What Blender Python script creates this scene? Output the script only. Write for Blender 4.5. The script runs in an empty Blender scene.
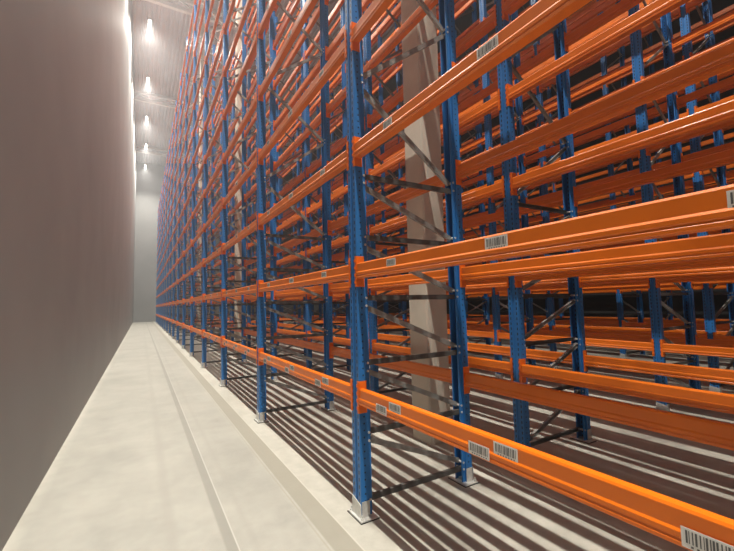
import bpy, bmesh, math, random
from mathutils import Vector, Matrix

random.seed(7)
scene = bpy.context.scene
COL = scene.collection

# ------------------------------------------------------------------ layout (metres); x = across the rows, y = down the aisle
PITCH = 2.82            # bay length, upright centre to upright centre
Y0 = 2.62               # the first upright frame in view
DEPTH = 1.0             # front upright to rear upright
LEVELS = [0.985 + 0.93 * k for k in range(13)]     # top of the beam connectors
POST_H = 12.55
BEAM_H = 0.115
BEAM_TOP = -0.053       # beam top below connector top
# rack rows: (name, x of aisle-side upright, +1 when its aisle side faces -x, last frame index)
ROWS = [('front', 1.44, 1, 16), ('second', 4.24, -1, 16), ('third', 6.12, 1, 12), ('fourth', 8.88, -1, 10),
        ('fifth', 10.78, 1, 8), ('sixth', 13.54, -1, 8)]
FIRST = {'front': -4, 'second': -4}      # these two rows carry on behind the camera, where they shade the lamps' light
CEIL = 19.0
XL, XR, YB, YF = -0.75, 14.6, -24.0, 53.0
LAMP_X, LAMP_Z = 0.14, 17.4

# ------------------------------------------------------------------ materials
class NT:
    def __init__(self, name, rough=0.5, metal=0.0, spec=0.5):
        self.m = bpy.data.materials.new(name); self.m.use_nodes = True
        self.t = self.m.node_tree; self.b = self.t.nodes['Principled BSDF']
        self.b.inputs['Roughness'].default_value = rough
        self.b.inputs['Metallic'].default_value = metal
        self.b.inputs['Specular IOR Level'].default_value = spec
        self.co = None
    def n(self, kind, **kw):
        o = self.t.nodes.new(kind)
        for k, v in kw.items(): setattr(o, k, v)
        return o
    def put(self, sock, v):
        if hasattr(v, 'node'): self.t.links.new(v, sock)
        else: sock.default_value = v
    def math(self, op, a, b=0.0, c=0.0):
        o = self.n('ShaderNodeMath', operation=op)
        for s, v in zip(o.inputs, (a, b, c)): self.put(s, v)
        return o.outputs[0]
    def coord(self):
        if not self.co: self.co = self.n('ShaderNodeTexCoord').outputs['Object']
        return self.co
    def xyz(self):
        o = self.n('ShaderNodeSeparateXYZ'); self.put(o.inputs[0], self.coord()); return o.outputs
    def noise(self, scale, detail=4, rough=0.55, vec=None):
        o = self.n('ShaderNodeTexNoise'); self.put(o.inputs['Vector'], vec or self.coord())
        o.inputs['Scale'].default_value = scale; o.inputs['Detail'].default_value = detail
        o.inputs['Roughness'].default_value = rough
        return o.outputs['Fac']
    def scaled(self, s):
        o = self.n('ShaderNodeMapping'); self.put(o.inputs[0], self.coord()); o.inputs['Scale'].default_value = s
        return o.outputs[0]
    def ramp(self, f, stops):
        o = self.n('ShaderNodeValToRGB'); self.put(o.inputs[0], f)
        e = o.color_ramp.elements
        while len(e) < len(stops): e.new(0.5)
        for q, (p, c) in zip(e, stops): q.position = p; q.color = (*c, 1)
        return o.outputs[0]
    def mix(self, f, a, b, blend='MIX'):
        o = self.n('ShaderNodeMix', data_type='RGBA', blend_type=blend)
        self.put(o.inputs['Factor'], f)
        for i, v in ((6, a), (7, b)):
            self.put(o.inputs[i], v if hasattr(v, 'node') else (*v, 1))
        return o.outputs[2]
    def col(self, v): self.put(self.b.inputs['Base Color'], v if hasattr(v, 'node') else (*v, 1))
    def bump(self, h, strength, dist=0.01):
        o = self.n('ShaderNodeBump'); o.inputs['Strength'].default_value = strength
        o.inputs['Distance'].default_value = dist; self.put(o.inputs['Height'], h)
        self.t.links.new(o.outputs[0], self.b.inputs['Normal'])

def paint(name, a, b, rough):
    k = NT(name, rough)
    k.col(k.ramp(k.noise(3.0), [(0.3, a), (0.7, b)]))
    k.put(k.b.inputs['Roughness'], k.math('MULTIPLY_ADD', k.noise(11.0), 0.12, rough - 0.10))
    return k.m

def upright_paint():
    k = NT('blue_perforated_steel', 0.36)
    base = k.ramp(k.noise(2.2), [(0.3, (0.019, 0.150, 0.43)), (0.7, (0.025, 0.180, 0.50))])
    x, y, z = k.xyz()
    ay = k.math('ABSOLUTE', y)
    fz = k.math('ABSOLUTE', k.math('MULTIPLY', k.math('SUBTRACT', k.math('FRACT', k.math('DIVIDE', z, 0.05)), 0.5), 0.05))
    # round holes on the side faces
    side = k.math('GREATER_THAN', ay, 0.0575)
    dx = k.math('ABSOLUTE', k.math('ADD', x, 0.012))
    rr = k.math('SQRT', k.math('ADD', k.math('MULTIPLY', dx, dx), k.math('MULTIPLY', fz, fz)))
    h1 = k.math('MULTIPLY', side, k.math('LESS_THAN', rr, 0.0065))
    # slots on the face
    front = k.math('LESS_THAN', x, -0.046)
    dy = k.math('ABSOLUTE', k.math('SUBTRACT', ay, 0.037))
    h2 = k.math('MULTIPLY', front, k.math('MULTIPLY', k.math('LESS_THAN', dy, 0.006), k.math('LESS_THAN', fz, 0.013)))
    k.col(k.mix(k.math('MAXIMUM', h1, h2), base, (0.004, 0.008, 0.02)))
    return k.m

def galvanised(name, a, b, rough=0.45, metal=0.35):
    k = NT(name, rough, metal)
    k.col(k.ramp(k.noise(24.0, 3), [(0.3, a), (0.7, b)]))
    return k.m

def floor_mat():
    k = NT('polished_concrete', 0.55, 0, 0.35)
    x, y, z = k.xyz()
    big = k.noise(0.55, 6, 0.6); fine = k.noise(9.0, 5, 0.6); streak = k.noise(1.4, 5, 0.6, k.scaled((1.0, 0.22, 1)))
    c = k.ramp(big, [(0.30, (0.30, 0.292, 0.255)), (0.48, (0.385, 0.372, 0.325)), (0.66, (0.45, 0.437, 0.388))])
    c = k.mix(0.30, c, k.ramp(fine, [(0.36, (0.28, 0.268, 0.23)), (0.64, (0.54, 0.52, 0.46))]))
    c = k.mix(0.30, c, k.ramp(streak, [(0.38, (0.33, 0.32, 0.28)), (0.62, (0.52, 0.505, 0.45))]))
    def band(lo, hi, soft, wob=0.0):
        xx = k.math('MULTIPLY_ADD', k.math('SUBTRACT', streak, 0.5), wob, x)
        a = k.n('ShaderNodeMapRange'); k.put(a.inputs[0], xx); a.inputs[1].default_value = lo - soft; a.inputs[2].default_value = lo + soft
        b = k.n('ShaderNodeMapRange'); k.put(b.inputs[0], xx); b.inputs[1].default_value = hi + soft; b.inputs[2].default_value = hi - soft
        return k.math('MULTIPLY', a.outputs[0], b.outputs[0])
    worn = band(-0.7, 1.07, 0.05, 0.03)                       # the driven lane is greyer than the strip under the rack
    c = k.mix(k.math('MULTIPLY', worn, 0.55), c, k.ramp(k.noise(1.7, 6, 0.65), [(0.34, (0.205, 0.206, 0.188)), (0.64, (0.30, 0.295, 0.265))]))
    c = k.mix(k.math('MULTIPLY', band(1.08, 1.236, 0.006), 0.75), c, (0.235, 0.222, 0.178))
    c = k.mix(k.math('MULTIPLY', band(0.50, 0.572, 0.008, 0.008), 0.7), c, (0.215, 0.21, 0.185))
    c = k.mix(k.math('MULTIPLY', band(0.567, 0.575, 0.003), 0.7), c, (0.50, 0.49, 0.45))
    c = k.mix(k.math('MULTIPLY', band(1.052, 1.064, 0.004, 0.01), 0.5), c, (0.27, 0.25, 0.205))
    c = k.mix(k.math('MULTIPLY', band(1.236, 1.244, 0.003), 0.5), c, (0.56, 0.54, 0.47))
    c = k.mix(k.math('MULTIPLY', band(0.66, 0.70, 0.02, 0.05), 0.4), c, (0.28, 0.27, 0.24))
    c = k.mix(k.math('MULTIPLY', band(0.17, 0.24, 0.02, 0.03), 0.5), c, (0.29, 0.28, 0.25))
    k.col(c)
    k.put(k.b.inputs['Roughness'], k.math('MULTIPLY_ADD', fine, 0.2, 0.48))
    k.bump(fine, 0.08, 0.004)
    return k.m

def mottled(name, a, b, scale, rough, bump=0.0):
    k = NT(name, rough, 0, 0.3)
    f = k.noise(scale, 6, 0.6)
    k.col(k.ramp(f, [(0.3, a), (0.7, b)]))
    if bump: k.bump(k.noise(scale * 8, 4), bump, 0.01)
    return k.m

def emitter(name, c, s):
    k = NT(name, 0.4); k.col((0.8, 0.8, 0.8))
    k.put(k.b.inputs['Emission Color'], (*c, 1)); k.b.inputs['Emission Strength'].default_value = s
    return k.m

M_BLUE = upright_paint()
M_ORANGE = paint('orange_powder_coat', (0.74, 0.155, 0.006), (0.84, 0.185, 0.008), 0.36)
M_CONN = paint('orange_connector_coat', (0.80, 0.150, 0.005), (0.88, 0.175, 0.007), 0.40)
M_BRACE_SHADED = galvanised('galvanised_shaded', (0.075, 0.074, 0.071), (0.125, 0.123, 0.118))  # horizontals: brace steel with their shade darkened into the colour
M_BRACE_LIT = galvanised('galvanised_lit', (0.24, 0.236, 0.225), (0.34, 0.335, 0.32))  # diagonals: same steel, lightened in colour for the light they catch
M_PLATE = galvanised('galvanised_base', (0.52, 0.52, 0.50), (0.70, 0.70, 0.67), 0.4, 0.3)
M_SHIM = mottled('black_shim', (0.012, 0.012, 0.012), (0.02, 0.02, 0.02), 20, 0.6)
M_FLOOR = floor_mat()
M_COLUMN = mottled('cast_concrete', (0.57, 0.52, 0.44), (0.68, 0.63, 0.54), 1.6, 0.75, 0.06)
M_CEIL = mottled('roof_deck', (0.52, 0.50, 0.54), (0.58, 0.565, 0.60), 0.6, 0.5)
M_WALL = mottled('wall_panel', (0.25, 0.25, 0.25), (0.30, 0.30, 0.30), 0.5, 0.6)
M_WALL_SHADE = mottled('wall_shade_tone', (0.035, 0.034, 0.033), (0.05, 0.049, 0.048), 0.5, 0.6)  # right wall coloured dark to stand in for shade deep in the racks
M_TRUSS = mottled('white_steel', (0.72, 0.71, 0.70), (0.80, 0.79, 0.78), 1.0, 0.45)
M_LAMP = emitter('lamp_lens', (1.0, 0.93, 0.80), 25.0)
M_HOUSING = mottled('lamp_housing', (0.55, 0.55, 0.55), (0.62, 0.62, 0.62), 4, 0.4)
M_PAPER = mottled('sticker_paper', (0.74, 0.72, 0.68), (0.80, 0.78, 0.74), 8, 0.6)
M_INK = mottled('sticker_ink', (0.10, 0.10, 0.10), (0.13, 0.13, 0.13), 8, 0.6)

# ------------------------------------------------------------------ mesh helpers
def box(bm, x0, x1, y0, y1, z0, z1, mi=0):
    v = [bm.verts.new((x, y, z)) for z in (z0, z1) for y in (y0, y1) for x in (x0, x1)]
    for f in ((0, 2, 3, 1), (4, 5, 7, 6), (0, 1, 5, 4), (2, 6, 7, 3), (0, 4, 6, 2), (1, 3, 7, 5)):
        bm.faces.new([v[i] for i in f]).material_index = mi

def prism(bm, pts, place, a, b, mi=0):
    """closed polygon pts (u, v) swept from a to b; place(u, v, t) gives the vertex"""
    lo = [bm.verts.new(place(u, v, a)) for u, v in pts]
    hi = [bm.verts.new(place(u, v, b)) for u, v in pts]
    n = len(pts)
    for i in range(n):
        j = (i + 1) % n
        bm.faces.new((lo[i], lo[j], hi[j], hi[i])).material_index = mi
    bm.faces.new(lo[::-1]).material_index = mi
    bm.faces.new(hi).material_index = mi

def thick(path, t):
    """offset an open polyline to a closed strip of thickness t"""
    out = []
    n = len(path)
    for i, p in enumerate(path):
        d = []
        if i > 0: d.append((Vector(p) - Vector(path[i - 1])).normalized())
        if i < n - 1: d.append((Vector(path[i + 1]) - Vector(p)).normalized())
        nn = [Vector((-q.y, q.x)) for q in d]
        m = sum(nn, Vector((0, 0)))
        m = m / max(0.3, m.dot(nn[0])) if len(nn) > 1 else nn[0]
        out.append(Vector(p) + m * t)
    return [tuple(p) for p in path] + [tuple(p) for p in out[::-1]]

def cyl(bm, p, axis, r, h, seg=6, mi=0):
    a = Vector(axis).normalized()
    u = a.orthogonal().normalized(); w = a.cross(u)
    p = Vector(p)
    ring = lambda q: [bm.verts.new(q + (u * math.cos(2 * math.pi * i / seg) + w * math.sin(2 * math.pi * i / seg)) * r) for i in range(seg)]
    lo, hi = ring(p), ring(p + a * h)
    for i in range(seg):
        j = (i + 1) % seg
        bm.faces.new((lo[i], lo[j], hi[j], hi[i])).material_index = mi
    bm.faces.new(lo[::-1]).material_index = mi; bm.faces.new(hi).material_index = mi

def mesh(name, bm, *mats):
    bmesh.ops.recalc_face_normals(bm, faces=bm.faces)
    me = bpy.data.meshes.new(name); bm.to_mesh(me); bm.free()
    for m in mats: me.materials.append(m)
    return me

def put(name, me, parent=None, loc=(0, 0, 0), rot=None):
    o = bpy.data.objects.new(name, me); COL.objects.link(o)
    o.location = loc
    if rot: o.rotation_euler = rot
    if parent: o.parent = parent
    return o

def thing(name, label, cat, loc, rotz=0.0, group=None):
    o = bpy.data.objects.new(name, None); COL.objects.link(o)
    o.empty_display_size = 0.1
    o.location = loc; o.rotation_euler = (0, 0, rotz)
    o['label'] = label; o['category'] = cat; o['kind'] = 'thing'
    if group: o['group'] = group
    return o

def structure(name, me):
    o = put(name, me); o['kind'] = 'structure'; return o

# ------------------------------------------------------------------ the room
bm = bmesh.new(); box(bm, XL - 0.2, XR + 0.2, YB - 0.2, YF + 0.2, -0.3, 0.0); structure('floor', mesh('floor', bm, M_FLOOR))
bm = bmesh.new(); box(bm, XL - 0.2, XL, YB, YF, 0, CEIL); structure('wall_left', mesh('wall_left', bm, M_WALL))
bm = bmesh.new(); box(bm, XR, XR + 0.2, YB, YF, 0, CEIL); structure('wall_right', mesh('wall_right', bm, M_WALL_SHADE))
bm = bmesh.new(); box(bm, XL - 0.2, XR + 0.2, YF, YF + 0.2, 0, CEIL); structure('wall_far', mesh('wall_far', bm, M_WALL))
bm = bmesh.new(); box(bm, XL - 0.2, XR + 0.2, YB - 0.2, YB, 0, CEIL); structure('wall_rear', mesh('wall_rear', bm, M_WALL))
bm = bmesh.new()
prof = []
x = XL - 0.2
while x < XR + 0.2 - 1e-6:                                   # trapezoidal deck, ribs running down the aisle
    prof += [(x, CEIL), (x + 0.10, CEIL), (x + 0.13, CEIL + 0.09), (x + 0.22, CEIL + 0.09)]
    x += 0.25
prof.append((x, CEIL))
prof += [(x, CEIL + 0.3), (XL - 0.2, CEIL + 0.3)]
prism(bm, prof, lambda u, v, t: (u, t, v), YB - 0.2, YF + 0.2)
structure('ceiling', mesh('ceiling', bm, M_CEIL))

# roof girders across the hall
def bar(bm, p0, p1, w):
    p0, p1 = Vector(p0), Vector(p1); d = p1 - p0
    q = d.to_track_quat('Z', 'Y').to_matrix()
    h = w / 2
    prism(bm, [(-h, -h), (h, -h), (h, h), (-h, h)], lambda u, v, t: tuple(p0 + q @ Vector((u, v, t))), 0.0, d.length)

GIRD = [23.2, 35.3, 47.4, 10.2]
ordn = ['first', 'second', 'third', 'fourth', 'fifth', 'sixth', 'seventh', 'eighth', 'ninth', 'tenth', 'eleventh', 'twelfth', 'thirteenth',
        'fourteenth', 'fifteenth', 'sixteenth', 'seventeenth', 'eighteenth']
zt, zb = CEIL - 0.09, 18.35
NW = 14
for gi, gy in enumerate(sorted(GIRD)):
    bq = bmesh.new()
    box(bq, XL, XR, gy - 0.11, gy + 0.11, zb - 0.1, zb + 0.12)
    box(bq, XL, XR, gy - 0.09, gy + 0.09, zt - 0.06, zt + 0.09)
    for i in range(NW):
        xa = XL + 0.1 + (XR - XL - 0.2) * i / NW; xb = XL + 0.1 + (XR - XL - 0.2) * (i + 1) / NW
        bar(bq, (xa, gy, zb + 0.05 if i % 2 else zt - 0.02), (xb, gy, zt - 0.02 if i % 2 else zb + 0.05), 0.08)
    structure('trim_%d' % (gi + 1), mesh('trim', bq, M_TRUSS))

# concrete columns in the gap between the first two rows
COLS = [(3.43, 3.77), (13.55, 13.84), (23.7, 23.99)]
for ci, (ya, yb) in enumerate(COLS):
    b1 = bmesh.new(); c = 0.018
    w, d = 0.31, yb - ya
    prism(b1, [(c, 0), (w - c, 0), (w, c), (w, d - c), (w - c, d), (c, d), (0, d - c), (0, c)], lambda u, v, t: (u, v, t), 0.0, 18.25)
    o = put('concrete_column', mesh('concrete_column', b1, M_COLUMN), None, (2.74, ya, 0))
    o['label'] = ['large beige concrete column standing behind the frontmost blue upright frame',
                  'beige concrete column seen small between the blue frames, further down the aisle',
                  'last beige concrete column, mostly hidden by beams far down the aisle'][ci]
    o['category'] = 'column'; o['kind'] = 'thing'; o['group'] = 'concrete columns between the racks'

# ------------------------------------------------------------------ lamps
b1 = bmesh.new(); box(b1, -0.075, 0.075, -0.7, 0.7, 0.05, 0.13); me_house = mesh('housing', b1, M_HOUSING)
b1 = bmesh.new(); box(b1, -0.055, 0.055, -0.68, 0.68, 0.0, 0.05); me_lens = mesh('lens', b1, M_LAMP)
b1 = bmesh.new(); cyl(b1, (0, 0, 0.13), (0, 0, 1), 0.01, CEIL - LAMP_Z - 0.13 + 0.02, 6); me_rod = mesh('suspension_rod', b1, M_HOUSING)
LD = bpy.data.lights.new('lamp_light', 'AREA')
LD.shape = 'RECTANGLE'; LD.size = 0.035; LD.size_y = 1.36
LD.energy = 850.0; LD.color = (1.0, 0.955, 0.855); LD.spread = math.radians(120)
for k in range(-7, 5):
    y = 24.3 + 6.3 * k
    l = thing('ceiling_lamp', 'bright linear lamp hung over the aisle, %s counted from the far wall' % ordn[4 - k], 'lamp', (LAMP_X, y, LAMP_Z), 0,
              'linear lamps over the aisle')
    put('housing', me_house, l); put('lens', me_lens, l)
    for s in (-0.5, 0.5): put('suspension_rod', me_rod, l, (0, s, 0))
    put('lamp_light', LD, l, (0, 0, -0.004))

# ------------------------------------------------------------------ rack frames
UP = [(0.05, -0.034), (0.05, -0.046), (0.018, -0.046), (0.018, -0.06), (-0.05, -0.06), (-0.05, -0.018), (-0.041, -0.013),
      (-0.041, 0.013), (-0.05, 0.018), (-0.05, 0.06), (0.018, 0.06), (0.018, 0.046), (0.05, 0.046), (0.05, 0.034)]
b1 = bmesh.new(); prism(b1, thick(UP, -0.003), lambda u, v, t: (u, v, t), 0.014, POST_H)
me_up = mesh('upright', b1, M_BLUE)

b1 = bmesh.new()                                                # plate with the bent foot bracket round the upright
box(b1, -0.075, 0.075, -0.105, 0.105, 0.006, 0.014)
for s in (-1, 1):
    ya, yb = sorted((s * 0.0615, s * 0.066)); box(b1, -0.045, 0.02, ya, yb, 0.014, 0.125)
prism(b1, [(-0.066, 0.014), (-0.066, 0.092), (-0.062, 0.108), (0.062, 0.135), (0.066, 0.128), (0.066, 0.014)],
      lambda u, v, t: (t, u, v), -0.0565, -0.0515)
me_plate = mesh('base_plate', b1, M_PLATE)
b1 = bmesh.new(); box(b1, -0.079, 0.079, -0.109, 0.109, 0.0, 0.006); me_shim = mesh('shim', b1, M_SHIM)
b1 = bmesh.new()
cyl(b1, (0, 0, 0), (0, 0, 1), 0.017, 0.003, 12); cyl(b1, (0, 0, 0.003), (0, 0, 1), 0.012, 0.01, 6); cyl(b1, (0, 0, 0.013), (0, 0, 1), 0.006, 0.018, 8)
me_bolt = mesh('anchor_bolt', b1, M_PLATE)

CH = [(-0.02, 0.0125), (-0.02, -0.0125), (0.02, -0.0125), (0.02, 0.0125)]     # brace channel (in-plane, across)
def brace_mesh(name, za, zb_, yoff, mat=None):
    bq = bmesh.new()
    p0, p1 = Vector((0.035, yoff, za)), Vector((DEPTH - 0.035, yoff, zb_))
    d = (p1 - p0).normalized(); n = Vector((-d.z, 0, d.x)); o = Vector((0, 1, 0))
    prism(bq, thick(CH, 0.0022), lambda u, v, t: tuple(p0 + n * u + o * v + d * t), 0.0, (p1 - p0).length)
    for p in (p0, p1):
        cyl(bq, (p.x, -0.052, p.z), (0, 1, 0), 0.010, 0.104, 6, 1)
    return mesh(name, bq, mat or M_BRACE_SHADED, M_PLATE)
HZ = [0.12, 0.60, 1.11, 1.60, 2.07, 2.555]
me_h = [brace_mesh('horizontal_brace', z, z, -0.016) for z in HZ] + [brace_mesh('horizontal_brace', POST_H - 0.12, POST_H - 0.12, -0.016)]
DG = [(HZ[i + 1] - 0.06, HZ[i] + 0.055) for i in range(5)]
zig = [(3.31, 2.63)]
z = 3.37
up = True
while z + 0.70 < POST_H - 0.1:
    zig.append((z, z + 0.69) if up else (z + 0.69, z)); z += 0.74; up = not up
me_d = [brace_mesh('diagonal_brace', a, b, 0.016, M_BRACE_LIT) for a, b in DG + zig]

def frame_label(row, k):
    if k < 0:
        return 'blue upright frame of the %s rack row, standing just outside the picture' % row
    if k == 0:
        return {'front': 'tall blue upright frame of the front rack row, standing before the large concrete column',
                'second': 'first blue upright frame of the second rack row, beyond the large concrete column',
                'third': 'first blue upright frame of the third rack row, across the back aisle',
                'fourth': 'first blue upright frame of the fourth rack row, behind the third row',
                'fifth': 'first blue upright frame of the fifth rack row, deep in the shade',
                'sixth': 'first blue upright frame of the sixth rack row, along the dark end wall'}[row]
    return 'blue upright frame of the %s rack row, %s counted from the large concrete column' % (row, ordn[k])

for row, rx, sg, last in ROWS:
    for k in range(FIRST.get(row, -1), last + 1):
        y = Y0 + PITCH * k
        f = thing('upright_frame', frame_label(row, k), 'rack frame', (rx, y, 0), 0 if sg > 0 else math.pi, 'blue upright frames, %s row' % row)
        for end in (0, 1):
            loc = (DEPTH * end, 0, 0); rot = (0, 0, math.pi * end)
            u = put('upright', me_up, f, loc, rot)
            p = put('base_plate', me_plate, f, loc, rot); p['label'] = 'galvanised base plate'
            put('shim', me_shim, p)
            if row == 'front' and k < 6:
                for s in (-1, 1): put('anchor_bolt', me_bolt, p, (-0.055, 0.085 * s, 0.014))
        for m in me_h: put('horizontal_brace', m, f)
        for m in me_d: put('diagonal_brace', m, f)

# ------------------------------------------------------------------ beams
L = PITCH - 0.12
PR = [(0.0, 0.0), (-0.053, 0.0), (-0.056, 0.003), (-0.056, 0.014), (-0.0525, 0.018), (-0.0525, 0.023), (-0.056, 0.027), (-0.056, 0.042),
      (-0.051, 0.051), (-0.051, 0.106), (-0.046, 0.115), (-0.010, 0.115), (-0.005, 0.106), (-0.005, 0.051), (0.0, 0.042),
      (0.0, 0.027), (-0.0035, 0.023), (-0.0035, 0.018), (0.0, 0.014)]
def add_body(bq, mi=0): prism(bq, PR, lambda u, v, t: (u, t, v), 0.0655, PITCH - 0.0655, mi)
def add_conn(bq, s, mi=0):
    """s = 0: at the near end, 1: at the far end; z relative to the beam's underside"""
    zt = BEAM_H - BEAM_TOP; zb0 = zt - 0.232
    f = (lambda y: y) if s == 0 else (lambda y: PITCH - y)
    def bx(x0, x1, ya, yb, z0, z1):
        a, b = sorted((f(ya), f(yb))); box(bq, x0, x1, a, b, z0, z1, mi)
    prism(bq, [(-0.0545, zb0), (-0.0545, zt - 0.008), (-0.048, zt), (0.012, zt), (0.012, zb0)], lambda u, v, t: (u, f(t), v), 0.0612, 0.0655, mi)
    bx(-0.0565, -0.0512, 0.040, 0.0655, zb0, zt)
    for i in range(4):
        zc = zb0 + 0.035 + i * 0.054
        bx(-0.0605, -0.056, 0.037, 0.052, zc - 0.011, zc + 0.011)
b1 = bmesh.new(); add_body(b1); me_body = mesh('beam', b1, M_ORANGE)
me_conn = []
for s in (0, 1):
    b1 = bmesh.new(); add_conn(b1, s); me_conn.append(mesh('connector', b1, M_CONN))
b1 = bmesh.new(); add_body(b1, 0); add_conn(b1, 0, 1); add_conn(b1, 1, 1); me_all = mesh('pallet_beam', b1, M_ORANGE, M_CONN)

def sticker(w, h, seed):
    r = random.Random(seed)
    bq = bmesh.new()
    box(bq, -0.0008, 0.0, -w / 2, w / 2, 0, h, 0)
    y = -w / 2 + 0.010
    while y < w / 2 - 0.012:
        t = r.choice((0.002, 0.003, 0.005))
        box(bq, -0.0014, -0.0007, y, y + t, h * 0.26, h * 0.88, 1)
        y += t + r.choice((0.003, 0.0045, 0.006))
    y = -w / 2 + 0.016
    for i in range(7):
        box(bq, -0.0014, -0.0007, y, y + 0.006, h * 0.08, h * 0.17, 1); y += 0.0145
        if y > w / 2 - 0.016: break
    return mesh('barcode_sticker', bq, M_PAPER, M_INK)
me_stk = [sticker(0.132, 0.058, 3), sticker(0.105, 0.052, 4)]

FACES = {'front': 'aisle side of front rack', 'front_rear': 'rear side of front rack', 'second': 'far side of second rack',
         'second_rear': 'column side of second rack', 'third': 'facing side of third rack', 'third_rear': 'rear side of third rack',
         'fourth': 'far side of fourth rack', 'fourth_rear': 'rear side of fourth rack',
         'fifth': 'facing side of fifth rack', 'fifth_rear': 'rear side of fifth rack', 'sixth': 'far side of sixth rack', 'sixth_rear': 'rear side of sixth rack'}

def beam_label(face, lv, k):
    bay = 'bay before the column' if k < 0 else '%s bay beyond the column' % ordn[k]
    return 'orange beam, %s level up, %s, %s' % (ordn[lv], FACES[face], bay)

all_beams = []
for row, rx, sg, last in ROWS:
    for rear in (0, 1):
        face = row + ('_rear' if rear else '')
        x = rx + sg * DEPTH * rear
        toward = -sg if not rear else sg                        # which way the stepped face looks
        for k in range(FIRST.get(row, -1), last):
            for lv in range(len(LEVELS)):
                y = Y0 + PITCH * (k if toward < 0 else k + 1)
                all_beams.append((face, lv, k, x, y, LEVELS[lv] + BEAM_TOP - BEAM_H, 0.0 if toward < 0 else math.pi))

# the 300 beams that show largest, {rack face: {level: bays}}; every other beam belongs to one mass
SHOWN = {
    'front': {0: [-1, 0, 1, 2, 3, 4], 1: [-1, 0, 1, 2, 3, 4], 2: [-1, 0, 1, 2, 3, 4], 3: [-1, 0, 1, 2, 3, 4], 4: [0, 1, 2, 3, 4], 5: [0, 1, 2, 3, 4, 5], 6: [1, 2, 3, 4, 5], 7: [1, 2, 3, 4, 5], 8: [2, 3, 4, 5, 6], 9: [2, 3, 4, 5], 10: [3, 4, 5, 6], 11: [3, 4, 5, 6], 12: [4, 5, 6]},
    'front_rear': {0: [-1, 0, 1, 2, 3], 1: [-1, 0, 1, 2, 3], 2: [-1, 0, 1, 2, 3], 4: [0, 1, 2, 3, 4], 5: [0, 1, 2, 3, 4], 6: [0, 1, 2, 3, 4], 7: [1, 2, 3, 4], 8: [2, 3], 9: [2, 3, 4], 11: [3, 4], 12: [4]},
    'second_rear': {0: [-1, 0, 1, 2, 3], 1: [-1, 0, 1, 2], 2: [-1, 0, 1, 2, 3], 3: [-1, 0, 1, 2, 3], 4: [-1, 0, 1, 2, 3, 4], 7: [1, 2, 3], 9: [3], 10: [3], 11: [3, 4, 5], 12: [3]},
    'second': {0: [0, 1, 2, 3], 1: [0, 1, 2, 3], 2: [0, 1, 2, 3], 3: [0], 4: [-1, 0, 1, 2, 3], 5: [0, 1, 2], 6: [0, 1, 2, 3], 7: [1, 2, 3], 10: [3], 11: [3], 12: [3]},
    'third': {0: [0, 1, 2, 4, 5], 1: [0, 1, 2, 3], 3: [0, 1, 2], 8: [1, 2, 3, 4, 5], 9: [2], 10: [2, 3, 4, 5], 12: [3, 4, 5]},
    'fourth_rear': {0: [0, 1], 1: [1], 4: [0, 1, 3], 5: [1], 6: [0, 1, 2, 3, 4], 7: [0, 1, 2, 3, 4], 9: [1, 2, 3, 4], 10: [1, 3]},
    'third_rear': {0: [0, 1, 2, 4], 1: [0, 1], 3: [0, 1, 2, 4], 4: [0, 1, 2, 3, 4], 5: [0, 1, 2, 4], 6: [0, 1, 2, 4, 6], 9: [1, 2, 3, 4, 6], 11: [2, 3, 4, 6]},
    'fourth': {0: [1, 2], 1: [1], 2: [1, 2], 3: [1, 2, 3], 5: [1, 2, 3], 6: [1], 8: [0, 1, 2, 3], 12: [3, 5]},
    'fifth': {0: [1, 2], 1: [1, 2], 7: [1, 2], 11: [1, 2]},
    'fifth_rear': {0: [2], 4: [2, 3, 5], 6: [1, 2], 8: [1, 2, 3], 10: [1]},
    'sixth_rear': {4: [2], 5: [1, 2, 3], 9: [2]},
    'sixth': {0: [2, 3], 4: [2, 3], 12: [1, 3]},
}
PICK = {(f, l, k) for f, d in SHOWN.items() for l, ks in d.items() for k in ks}
rest = bmesh.new()
for face, lv, k, x, y, z, rot in all_beams:
    if PICK is None or (face, lv, k) in PICK:
        near = (face == 'front' and k <= 4) or (k <= 1 and lv <= 6)
        grp = 'orange beams, ' + FACES[face]
        if not near:
            o = put('pallet_beam', me_all, None, (x, y, z), (0, 0, rot))
            o['label'] = beam_label(face, lv, k); o['category'] = 'beam'; o['kind'] = 'thing'; o['group'] = grp
            continue
        b = thing('pallet_beam', beam_label(face, lv, k), 'beam', (x, y, z), rot, grp)
        put('beam', me_body, b)
        for s in (0, 1): put('connector', me_conn[s], b)
        if face == 'front' and k <= 2:
            for i in (-1, 0, 1):
                yc = PITCH / 2 + 0.01 + 0.87 * i
                put('barcode_sticker', me_stk[0 if i == 0 or lv == 0 else 1], b, (-0.0513, yc, 0.046))['label'] = 'white barcode sticker'
                if lv == 0:
                    put('barcode_sticker', me_stk[0], b, (-0.0564, yc + 0.155, 0.006))['label'] = 'white barcode sticker'
    else:
        tmp = bmesh.new(); tmp.from_mesh(me_all)
        tmp.transform(Matrix.Translation((x, y, z)) @ Matrix.Rotation(rot, 4, 'Z'))
        mm = bpy.data.meshes.new('t'); tmp.to_mesh(mm); tmp.free(); rest.from_mesh(mm); bpy.data.meshes.remove(mm)
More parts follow.
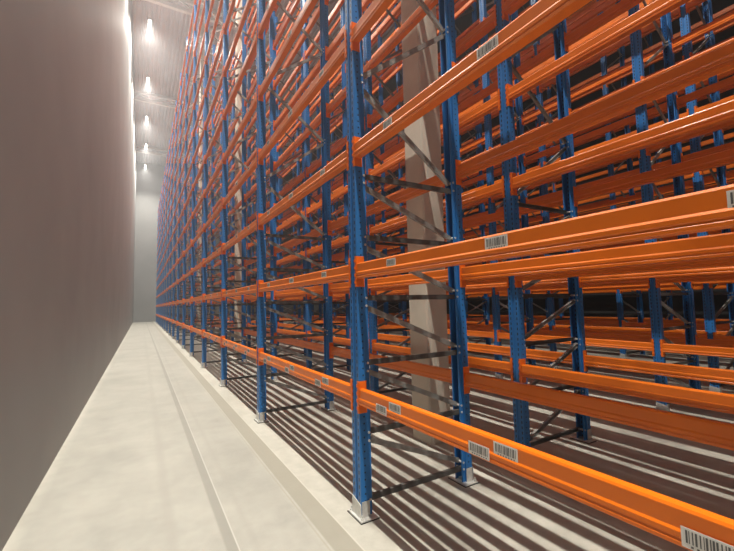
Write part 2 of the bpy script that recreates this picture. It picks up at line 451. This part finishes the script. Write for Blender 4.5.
if len(rest.verts):
    me = bpy.data.meshes.new('pallet_beams'); rest.to_mesh(me)
    me.materials.append(M_ORANGE); me.materials.append(M_CONN)
    o = put('pallet_beams', me)
    o['kind'] = 'stuff'; o['category'] = 'beams'
    o['label'] = 'dense mass of orange pallet beams deeper in the racks behind the front row'
rest.free()

# ------------------------------------------------------------------ world, camera, view
w = bpy.data.worlds.new('World'); scene.world = w; w.use_nodes = True
w.node_tree.nodes['Background'].inputs[0].default_value = (0.8, 0.85, 1.0, 1)
w.node_tree.nodes['Background'].inputs[1].default_value = 0.05

vo = w.node_tree.nodes.new('ShaderNodeVolumeScatter')             # thin scatter added to stand in for veiling lens glare
vo.inputs['Density'].default_value = 0.0055; vo.inputs['Anisotropy'].default_value = 0.55
vo.inputs['Color'].default_value = (0.95, 0.95, 1.0, 1)
w.node_tree.links.new(vo.outputs[0], w.node_tree.nodes['World Output'].inputs['Volume'])

F, PIT, ROLL, YAW, H, CX, CY = 388.018, 0.0715, -0.0219, 0.5392, 1.5552, 373.01, 275.83
fw = Vector((math.sin(YAW) * math.cos(PIT), math.cos(YAW) * math.cos(PIT), math.sin(PIT)))
r = Vector((math.cos(YAW), -math.sin(YAW), 0)); u = r.cross(fw)
r2 = r * math.cos(ROLL) + u * math.sin(ROLL); u2 = -r * math.sin(ROLL) + u * math.cos(ROLL)
cam = bpy.data.cameras.new('camera'); co = bpy.data.objects.new('camera', cam); COL.objects.link(co)
cam.sensor_fit = 'HORIZONTAL'; cam.sensor_width = 36.0; cam.lens = F / 734 * 36
cam.shift_x = -(CX - 367) / 734; cam.shift_y = (CY - 275.5) / 734
cam.clip_start = 0.05; cam.clip_end = 200
co.matrix_world = Matrix(((r2.x, u2.x, -fw.x, 0), (r2.y, u2.y, -fw.y, 0), (r2.z, u2.z, -fw.z, H), (0, 0, 0, 1)))
scene.camera = co

scene.cycles.use_denoising = True
scene.cycles.max_bounces = 8
scene.cycles.diffuse_bounces = 5
scene.view_settings.view_transform = 'Standard'
scene.view_settings.look = 'None'
scene.view_settings.gamma = 1.0
scene.view_settings.use_curve_mapping = False
scene.view_settings.exposure = 0.0
